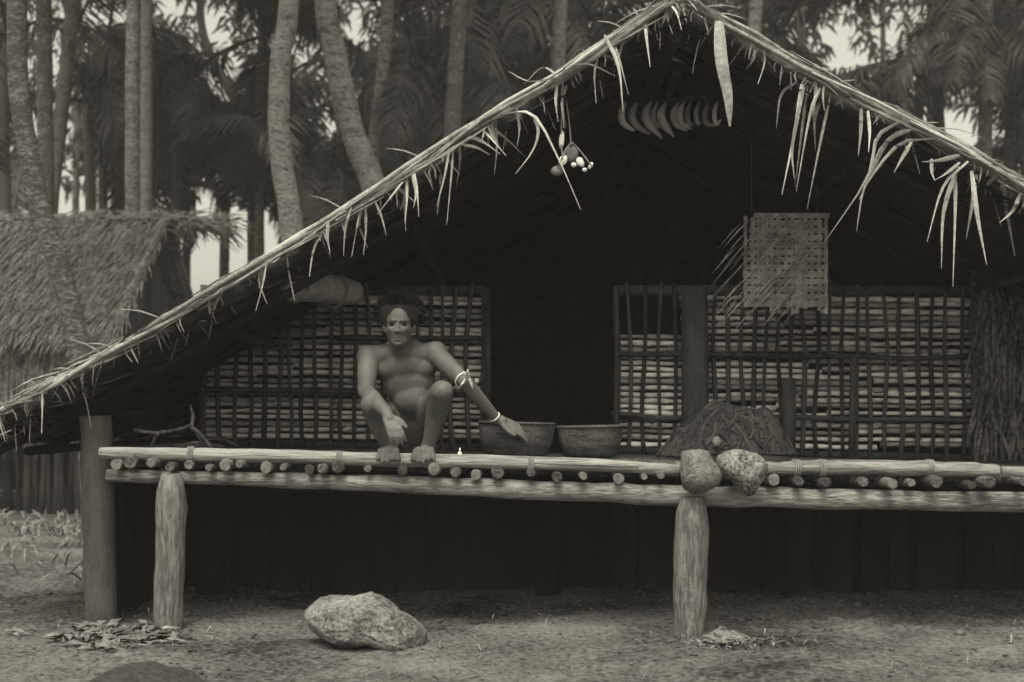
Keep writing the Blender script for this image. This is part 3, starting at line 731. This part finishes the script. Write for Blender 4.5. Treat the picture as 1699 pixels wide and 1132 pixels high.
fine_at = [(hc, .135), (wR + dR * .08, .13), (wL + dL * .08, .13), (aR + Vector((0, -.1, -.03)), .15), (aL + Vector((0, -.1, -.03)), .15)]
vg.add([v.index for v in body.vertices if all((v.co - c_).length > r_ for c_, r_ in fine_at)], 1.0, 'REPLACE')
sm = tmp.modifiers.new('s', 'SMOOTH'); sm.factor = .5; sm.iterations = 16; sm.vertex_group = 'soft'
dg = bpy.context.evaluated_depsgraph_get(); body = bpy.data.meshes.new_from_object(tmp.evaluated_get(dg)); bpy.data.objects.remove(tmp); body.name = 'body'
FACE = [(0, -.030, .011, .011, .021), (0, -.006, .0075, .017, .012), (.013, -.032, .007, .006, .008), (-.013, -.032, .007, .006, .008), (.025, .021, .018, .007, .009), (-.025, .021, .018, .007, .009),
        (.029, .003, .013, .009, -.015), (-.029, .003, .013, .009, -.015), (.043, -.018, .014, .011, .007), (-.043, -.018, .014, .011, .007), (.036, -.052, .012, .014, -.007), (-.036, -.052, .012, .014, -.007),
        (0, -.0565, .018, .0045, .008), (0, -.0685, .015, .0055, .009), (0, -.0625, .019, .0022, -.005), (0, -.093, .017, .012, .009), (0, -.081, .014, .005, -.005)]
for v in body.vertices:
    q = v.co - hc
    if q.y < .0 and abs(q.x) < .085 and -.125 < q.z < .07:
        wt = min(1, -q.y / .025)
        v.co.y -= wt * sum(am * math.exp(-((q.x - x0_) / sx) ** 2 - ((q.z - z0_) / sz) ** 2) for x0_, z0_, sx, sz, am in FACE)
body.materials.clear(); body.polygons.foreach_set('use_smooth', [True] * len(body.polygons))
link('body', body, M['skin'], person)
for s in (-1, 1): MB().ell(H(s * .029, -.041, .002), (.012, .0095, .0075), None, 12, 8).build('eye', M['hair'], person)
# bushy hair
hm_ = MB().ell(H(0, .046, .054), (.106, .100, .096), None, 32, 22, .03, 5, 4)
rh = random.Random(5)
for i in range(7000):
    th_ = rh.uniform(0, 2 * math.pi); ph = math.acos(rh.uniform(-.35, 1)); dv = Vector((math.sin(ph) * math.cos(th_), math.sin(ph) * math.sin(th_), math.cos(ph)))
    if dv.y < -.4 and dv.z < .5: continue
    p = H(0, .045, .062) + Vector((dv.x * .094, dv.y * .094, dv.z * .082)); ln = rh.uniform(.006, .034)
    q = p + dv * ln + Vector([rh.uniform(-.012, .012) for _ in range(3)])
    hm_.ribbon([p, p.lerp(q, .5) + Vector([rh.uniform(-.008, .008) for _ in range(3)]), q], [.009, .008, .003], (rh.uniform(-1, 1), rh.uniform(-1, 1), rh.uniform(-1, 1)))
hm_.build('hair', M['hair'], person)
# loincloth, armband with leaf streamers, bracelet
lc = MB()
lc.ell(Q(677, 710, 6.325), (.172, .150, .075), None, 28, 12, .05, 4, 7)
lc.ribbon(spline([Q(686, 690, 6.185), Q(684, 712, 6.15), Q(682, 736, 6.16), Q(682, 754, 6.17)], 8), [.11, .11, .10, .09], (1, 0, 0), fold=.3)
lc.build('loincloth', M['cloth'], person)
def ringmb(c, d, r, t, n=18):
    d = d.normalized(); u = d.cross(Vector((0, 1, .2))).normalized(); v_ = d.cross(u)
    return MB().tube([c + (u * math.cos(2 * math.pi * j / n) + v_ * math.sin(2 * math.pi * j / n)) * r for j in range(n + 1)], t, 6)
ac = sL.lerp(eL, .93)
ab = ringmb(ac, eL - sL, .039, .0035).build('armband', M['shell'], person)
for x0, y0, x1, y1 in ((772, 628, 758, 648), (774, 626, 776, 612), (778, 628, 784, 645), (775, 624, 768, 616), (779, 628, 781, 638)):
    MB().ribbon(spline([Q(x0, y0, 5.935), Q((x0 + x1) / 2 + 1, (y0 + y1) / 2, 5.92), Q(x1, y1, 5.925)], 6), [.008, .013, .012, .006], (.7, .2, .7), fold=.4).build('leaf_streamer', M['dry'], person)
MB().ell(Q(791, 633, 5.95), (.012, .01, .014), None, 10, 8).build('bead', M['cord'], person)
ringmb(eL.lerp(wL, .90), wL - eL, .0275, .003).build('bracelet', M['shell'], person)
adopt(person)

# ---------------------------------------------------------------- neighbouring hut at the back left
XG, YN, YR, YK = -4.0, 12.74, 14.62, 16.5
ZR, ZE = 3.28, 1.86
nb = empty('thatched_hut', (-6, 14.6, 0), 'neighbouring hut with shaggy grey thatch roof and upright plank wall', 'hut')
rf = MB()
for x in (XG - 5.5, XG):
    for y, z in ((YN, ZE), (YR, ZR), (YK, ZE)): rf.v += [(x, y, z), (x, y, z - .12)]
rf.f = [(0, 2, 8, 6), (2, 4, 10, 8), (1, 7, 9, 3), (3, 9, 11, 5), (0, 1, 3, 2), (2, 3, 5, 4), (6, 8, 9, 7), (8, 10, 11, 9), (0, 6, 7, 1), (4, 5, 11, 10)]
nroof = rf.build('roof', M['thatch2'], nb, smooth=False)
ts = MB(); r2 = random.Random(8)
for i in range(9500):
    x = XG + .03 - 5.5 * r2.random() ** 1.5; t = r2.random(); ln = r2.uniform(.18, .6)
    a = Vector((x, YN + (YR - YN) * t, ZE + (ZR - ZE) * t + .005)); dn = Vector((r2.gauss(0, .32), -(YR - YN), -(ZR - ZE))).normalized()
    b = a + dn * ln + Vector((0, -.03, .10 * r2.random() ** 2 + .01))
    ts.ribbon([a, a.lerp(b, .5) + Vector((0, -.006, .012)), b], [.010, .014, .004], (1, r2.uniform(-.3, .3), r2.uniform(-.3, .3)))
for i in range(2800):          # shaggy eave
    x = XG + .03 - 5.5 * r2.random(); a = Vector((x, YN + r2.uniform(-.02, .15), ZE + r2.uniform(-.1, .04))); ln = r2.uniform(.15, .95) ** .7 * 1.25
    b = a + Vector((r2.uniform(-.15, .15), -.12 * ln, -ln))
    ts.ribbon([a, a.lerp(b, .5) + Vector((0, -.03, 0)), b], [.02, .024, .006], (1, r2.uniform(-.3, .3), 0))
for i in range(700):           # ridge tuft
    x = XG + .25 - 5.7 * r2.random(); a = Vector((x, YR + r2.uniform(-.1, .1), ZR)); b = a + Vector((r2.uniform(-.25, .35), r2.uniform(-.15, .1), r2.uniform(-.08, .13)))
    ts.ribbon([a, a.lerp(b, .5) + Vector((0, 0, .03)), b], [.02, .022, .005], (0, .4, 1))
for i in range(260):           # ragged leaves past the ridge end
    a = Vector((XG + r2.uniform(0, .7), YR + r2.uniform(-.15, .15), ZR + r2.uniform(-.12, .02))); b = a + Vector((r2.uniform(-.1, .4), r2.uniform(-.1, .1), r2.uniform(-.3, .08)))
    ts.ribbon([a, a.lerp(b, .5) + Vector((0, 0, .04)), b], [.018, .02, .004], (0, .6, 1))
ts.build('thatch', M['thatch2'], nroof, kind='stuff')
gb = MB(); gb.v = [(XG - .25, YN + .25, .3), (XG - .25, YK - .25, .3), (XG - .25, YK - .25, ZE), (XG - .25, YR, ZR - .13), (XG - .25, YN + .25, ZE)]; gb.f = [(0, 1, 2, 3, 4)]
nv = len(gb.v); gb.v += [(x - .06, y, z) for x, y, z in gb.v]; gb.f += [(9, 8, 7, 6, 5)] + [(k, k + 5, (k + 1) % 5 + 5, (k + 1) % 5) for k in range(5)]
gb.build('gable', M['thatch'], nb, smooth=False)
for i in range(26):
    t = i / 25; y = YN + .3 + (YK - YN - .6) * t; z1 = (ZE + (ZR - ZE) * (1 - abs(2 * t - 1))) - .16
    MB().box((XG - .2, y, (z1 + .3) / 2), (.05, .12, z1 - .3), jit=.006).build('plank', M['dkwood'], nb, smooth=False)
MB().tube([(XG + .0, YN, ZE + .04), (XG + .0, YR, ZR + .04)], .05, 7).build('verge_pole', M['thatch2'], nb)
MB().tube([(XG + .0, YK, ZE + .04), (XG + .0, YR, ZR + .04)], .05, 7).build('verge_pole', M['thatch2'], nb)
wallb = MB().box((XG - 2.9, YN + .42, 1.1), (5.2, .04, 1.7)).build('wall', M['dkwood'], nb, smooth=False)
x = XG - .3
while x > XG - 3.2:
    h = r2.uniform(1.2, 1.8); w0 = r2.uniform(.02, .05); MB().tube([(x, YN + .33, 0), (x + r2.uniform(-.04, .04), YN + .33, h * .5), (x + r2.uniform(-.07, .07), YN + .34, h)], [w0, w0 * .9, w0 * .7], 7, rough=.3, seed=x).build('stick', M['fence'], wallb); x -= r2.uniform(.05, .13)
adopt(nb)

# ---------------------------------------------------------------- palms
def make_frond(seed, L=3.3, droop=1.0):
    r = random.Random(seed); mb = MB(); pts = []
    p = Vector((0, 0, 0)); ang = R(38)
    for k in range(13):
        pts.append(p.copy()); ang -= R(8.5) * droop * (.4 + k / 9); p = p + Vector((math.cos(ang), r.uniform(-.02, .02), math.sin(ang))) * L / 12
    mb.tube(pts, [.035, .028, .018, .006], 5)
    for k in range(44):
        t = .16 + .84 * k / 43; i = t * 12; q = min(int(i), 11); b = pts[q].lerp(pts[q + 1], i - q); tg = (pts[q + 1] - pts[q]).normalized()
        for s in (-1, 1):
            ln = L * .23 * (math.sin(math.pi * min(1, .18 + t * .82)) * .8 + .25) * r.uniform(.8, 1.1)
            d = (tg * .55 + Vector((0, s, 0)) * r.uniform(.6, .9) + Vector((0, 0, r.uniform(-.15, .1)))).normalized()
            m1 = b + d * ln * .5 + Vector((0, 0, -.06 * ln)); e = b + d * ln * .85 + Vector((0, 0, -ln * r.uniform(.35, .65)))
            mb.ribbon([b, m1, e], [.025, .045, .006], tg)
    me = mb.mesh('frond', False); me.materials.append(M['frond']); return me
FR = [make_frond(1, 3.2, 1.0), make_frond(2, 3.6, 1.25), make_frond(3, 2.8, .8), make_frond(4, 3.4, 1.5), make_frond(5, 3.0, 1.1)]
GAPS = [(20,40,9,18),(83,95,12,62),(80,180,8,32),(107,20,9,18),(138,88,11,17),(110,208,9,18),(50,232,12,16),(54,266,9,14),(16,326,10,26),(60,300,7,26),(101,332,18,22),(135,328,9,24),(162,306,18,20),(229,325,6,26),(257,328,6,20),
 (281,218,8,15),(338,340,18,18),(352,40,24,42),(300,10,48,12),(388,100,16,24),(375,150,16,20),(158,20,26,16),(198,25,13,18),(593,40,15,28),(628,62,11,20),(591,134,12,24),(546,195,8,30),(563,208,6,22),(500,110,7,50),(427,165,8,12),
 (385,430,72,62),(345,475,40,30),(1395,48,34,22),(1412,92,44,22),(1372,98,20,18),(1452,40,16,26),(1478,60,14,34),(1590,212,48,38),(1545,190,30,20),(1680,165,11,14),(1288,22,16,12),(442,372,14,18)]
def in_gap(px, py, k=1.0):
    for cx, cy, rx, ry in GAPS:
        if ((px - cx) / (rx * k)) ** 2 + ((py - cy) / (ry * k)) ** 2 < 1: return True
    return False
r3 = random.Random(21)
def frond_ok(me, mw, lim):
    bad = n = 0
    for v in me.vertices[:][65::7]:
        x, y = proj(mw @ v.co)
        if -20 < x < 1720 and -20 < y < 520:
            n += 1; bad += in_gap(x, y, .9)
    return bad <= lim * max(n, 1) and bad < 12
def crown(root, top, n, low=-.5, scale=1.0, test=True):
    rel = top - root.location
    for k in range(n):
        for tr in range(5):
            me = r3.choice(FR); a = k * 2.399 + r3.uniform(-.3, .3) + tr * .7; pitch = r3.uniform(low, .75)
            m3 = Matrix.Translation(top) @ Matrix.Rotation(a, 4, 'Z') @ Matrix.Rotation(-pitch + R(20), 4, 'Y') @ Matrix.Rotation(r3.uniform(-.5, .5), 4, 'X') @ Matrix.Scale(scale * r3.uniform(.85, 1.1), 4)
            if not test or frond_ok(me, m3, .035): break
        else: continue
        o = link('frond', me, parent=root); o.matrix_basis = Matrix.Translation(-root.location) @ m3
def palm(trace, Y, diam, htop, label, group=None, fronds=15, low=-.5, scale=1.0, lean=0, base=None):
    pts = [P(x, y, Y) for x, y in trace]
    lo, lo2 = pts[-1], pts[-2]
    sl = (lo.x - lo2.x) / max(lo2.z - lo.z, .1)
    pts.append(Vector((lo.x + sl * .6 * lo.z * .5, Y, lo.z * .45))); pts.append(Vector((lo.x + sl * .6 * lo.z * .8, Y, -.1)))
    up, up2 = pts[0], pts[1]; dx = (up.x - up2.x) / max(up.z - up2.z, .1)
    if htop > up.z + .5:
        pts.insert(0, Vector((up.x + dx * .6 * (htop - up.z), Y + lean, htop)))
    root = empty('palm_tree', (pts[-1].x, pts[-1].y, 0), label, 'palm', group)
    line = spline(pts[::-1], 46); mb = MB()
    rad = [diam / 2 * 1.25, diam / 2 * 1.05, diam / 2, diam / 2 * .97, diam / 2 * .92, diam / 2 * .85]
    mb.tube(line, rad, 12, rough=.10, seed=Y)
    tr = mb.build('trunk', M['bark'], root); adopt(root)
    crown(root, line[-1], fronds, low, scale)
    return root
G1 = 'tall palms standing behind the huts'
palm([(28, -40), (30, 130), (48, 260), (70, 360), (100, 450), (128, 560), (146, 700)], 10.6, .185, 9.5, 'leaning palm trunk rising in front of the neighbouring thatched hut', G1, 12)
palm([(72, -40), (74, 100), (76, 340)], 17, .22, 9.0, 'dark upright palm trunk behind the neighbouring thatch ridge beside the leaning palm', G1)
palm([(124, -40), (112, 100), (84, 345)], 18, .21, 9.4, 'dark slanting palm trunk behind the neighbouring thatch, crossing towards an upright one', G1)
palm([(222, -40), (220, 100), (220, 360)], 16, .19, 11, 'straight pale palm trunk, brighter of the close pair behind the thatch ridge', G1)
palm([(243, -40), (243, 100), (242, 360)], 16.6, .16, 11.5, 'straight grey palm trunk, dimmer of the close pair behind the thatch ridge', G1)
palm([(334, -40), (338, 60), (400, 190), (436, 260), (420, 440)], 24, .17, 11, 'thin dark palm stem bent like a bow behind the thatch', G1, 8)
palm([(485, -40), (466, 90), (463, 180), (468, 270), (486, 395)], 13, .232, 10.5, 'thick pale curving palm trunk rising close behind the roof edge', G1, 12)
palm([(536, -40), (550, 60), (572, 170), (596, 250), (625, 330)], 14, .27, 11.5, 'stout pale palm trunk leaning over, crossing a thinner one at the roof edge', G1, 12)
palm([(645, -40), (637, 100), (626, 200), (616, 300)], 16, .175, 10.5, 'slender palm trunk meeting the stout leaning palm at the roof edge', G1, 12)
palm([(764, -40), (758, 80), (750, 230), (746, 400)], 15, .20, 11.5, 'straight smooth palm trunk behind the middle of the left roof slope', G1)
palm([(930, -40), (928, 40), (926, 120), (922, 300)], 17, .20, 12, 'dim palm trunk close to the roof peak, behind the stray leaf', G1)
palm([(1256, -40), (1252, 40), (1248, 120), (1240, 300)], 18, .20, 12, 'dim palm trunk just beyond the roof peak above the broad leaf blade', G1)
palm([(1466, -40), (1465, 40), (1464, 140), (1460, 300)], 30, .13, 13, 'very thin dark palm stem standing against the bright sky opening', G1, 8)
palm([(1637, -40), (1636, 60), (1634, 230), (1630, 400)], 17, .19, 12, 'soft grey palm trunk rising behind the right roof slope', G1)
for x, y0, Y, d_ in ((372, 330, 23, .19), (425, 320, 22, .20), (126, 180, 26, .14), (155, 200, 28, .16), (190, 240, 27, .14), (310, 250, 25, .17)):
    palm([(x + 6, y0 - 60), (x + 2, y0), (x, y0 + 130)], Y, d_, P(0, y0 - 90, Y).z, 'dark thin palm with a low crown behind the neighbouring hut', 'low palms behind the neighbouring hut', 13, -.2)
# the grove: dark palms with low crowns
for i, (px, py, Y) in enumerate([(10, 60, 19), (150, 170, 21), (170, 60, 22), (290, 110, 19), (300, 230, 23), (430, 60, 20), (420, 250, 22), (530, 300, 19), (560, 90, 24), (680, 120, 18), (690, 250, 21), (820, 40, 19), (830, 160, 22), (960, 30, 20),
                                 (1330, -30, 22), (1290, 60, 20), (1530, 100, 19), (1550, 20, 22), (1480, 170, 24), (1670, 70, 18), (1700, 240, 20), (700, 0, 22), (230, -60, 20), (60, 250, 24), (220, 250, 25), (1560, -60, 19), (880, -60, 21), (620, 200, 25)]):
    palm([(px + r3.uniform(-12, 12), py), (px + r3.uniform(-8, 8), py + 120), (px, py + 320)], Y, .17, 0, ('dark drooping palm of the grove behind the neighbouring thatched hut' if px < 440 else 'dark drooping palm of the grove seen over the left roof slope' if px < 1100 else 'dark drooping palm of the grove seen over the right roof slope'), 'palms of the grove', 17, -.75, 1.0)
# the wood beyond reads as one mass
fw = MB(); cnt = 0
while cnt < 30000:
    px, py = r3.uniform(-250, 1950), r3.uniform(-260, 440); Y = r3.uniform(27, 36)
    if px < 470 and py > 318 - 0.02 * px + r3.uniform(-14, 14): continue
    if in_gap(px, py, .86 + r3.uniform(-.16, .2)): continue
    if mnoise.noise(Vector((px * .02, py * .02, 5))) < -.33: continue
    p = P(px, py, Y); d = Vector((r3.uniform(-1, 1), r3.uniform(-.5, .5), r3.uniform(-1.2, .1))).normalized(); ln = r3.uniform(.15, .38)
    fw.ribbon([p, p + d * ln * .5, p + d * ln + Vector((0, 0, -.1))], [.04, .10, .015], (r3.uniform(-1, 1), r3.uniform(-1, 1), r3.uniform(-1, 1))); cnt += 1
tag(fw.build('far_wood', M['wood'], kind='stuff', smooth=False), 'dark mass of leaves filling the grove far behind the palms', 'foliage')

ug = MB(); r5 = random.Random(6)
for i in range(1100):
    cx_ = -3.9 + 1.1 * round(r5.uniform(-2, 2.4)) + r5.gauss(0, .3); y = r5.uniform(10.6, 12.9)
    if r5.random() < .12: cx_, y = r5.uniform(-3.9, -2.6), r5.uniform(7.5, 10.5)
    a = Vector((cx_, y, 0)); h = r5.uniform(.02, .10); b = a + Vector((r5.gauss(0, .1), r5.gauss(0, .1), h))
    ug.ribbon([a, a.lerp(b, .5) + Vector((0, 0, .03)), b], [.012, .014, .003], (r5.uniform(-1, 1), r5.uniform(-1, 1), 0))
ug.build('undergrowth', M['litter'], kind='stuff', smooth=False)
# ---------------------------------------------------------------- litter on the sand
lt = MB(); r4 = random.Random(4)
def scrap(x, y, ln, wd):
    a = r4.uniform(0, 6.28); z = gz(x, y) + .006
    p = Vector((x, y, z)); q = p + Vector((math.cos(a) * ln, math.sin(a) * ln, r4.uniform(0, .03)))
    lt.ribbon([p, p.lerp(q, .5) + Vector((0, 0, r4.uniform(.004, .02))), q], [wd * .3, wd, wd * .2], (math.sin(a), -math.cos(a), r4.uniform(-.6, .6)))
for i in range(230):
    g_ = P(r4.gauss(195, 55), 1060 + r4.gauss(0, 9), 5.75); scrap(g_.x, 5.72 + r4.gauss(0, .13), r4.uniform(.05, .16), r4.uniform(.01, .04))
for i in range(90):
    scrap(P(1230, 0, 5.7).x + r4.gauss(0, .13), 5.62 + r4.gauss(0, .1), r4.uniform(.02, .07), r4.uniform(.008, .02))
for i in range(480):
    scrap(r4.uniform(-2.9, 2.9), r4.uniform(4.6, 7.2), r4.uniform(.01, .05), r4.uniform(.003, .011))
lt.build('leaf_litter', M['litter'], kind='stuff', smooth=False)
pb = MB()
for i in range(1500):
    x, y = r4.uniform(-2.9, 2.9), 4.5 + 2.8 * r4.random() ** 1.3; s = r4.uniform(.003, .010) * (2.2 if r4.random() < .04 else 1)
    pb.ell((x, y, gz(x, y) + s * .3), (s * r4.uniform(.8, 1.5), s, s * .7), None, 6, 4)
pb.build('gravel', M['sand'], kind='stuff')
branch('fallen_stick', [[(150, 1068), (205, 1058), (262, 1052)], [(205, 1058), (222, 1068), (240, 1074)]], 5.62, .011, 'post', 'pale forked stick lying in the leaf litter by the dark post', 'stick')
branch('fallen_stick', [[(205, 1048), (245, 1062), (286, 1060)]], 5.72, .014, 'dkwood', 'dark curved stick lying in the litter at the foot of the pale post', 'stick')
branch('fallen_stick', [[(395, 1072), (415, 1064), (432, 1060)], [(415, 1064), (420, 1056), (426, 1052)]], 5.7, .008, 'dkwood', 'small dark twig on the sand beside the long stone', 'stick')

# ---------------------------------------------------------------- thin air volume, added only to lift the blacks
hz = MB().box((0, 25, 7.4), (580, 640, 17.8)).build('added_haze', None, kind='stuff', smooth=False)
hm2 = bpy.data.materials.new('added_haze_volume'); hm2.use_nodes = True; hn = hm2.node_tree; hn.nodes.clear()
pv = hn.nodes.new('ShaderNodeVolumePrincipled'); pv.inputs['Color'].default_value = (.9, .88, .82, 1); pv.inputs['Density'].default_value = .0024
ho = hn.nodes.new('ShaderNodeOutputMaterial'); hn.links.new(pv.outputs[0], ho.inputs['Volume'])
hz.data.materials.append(hm2)
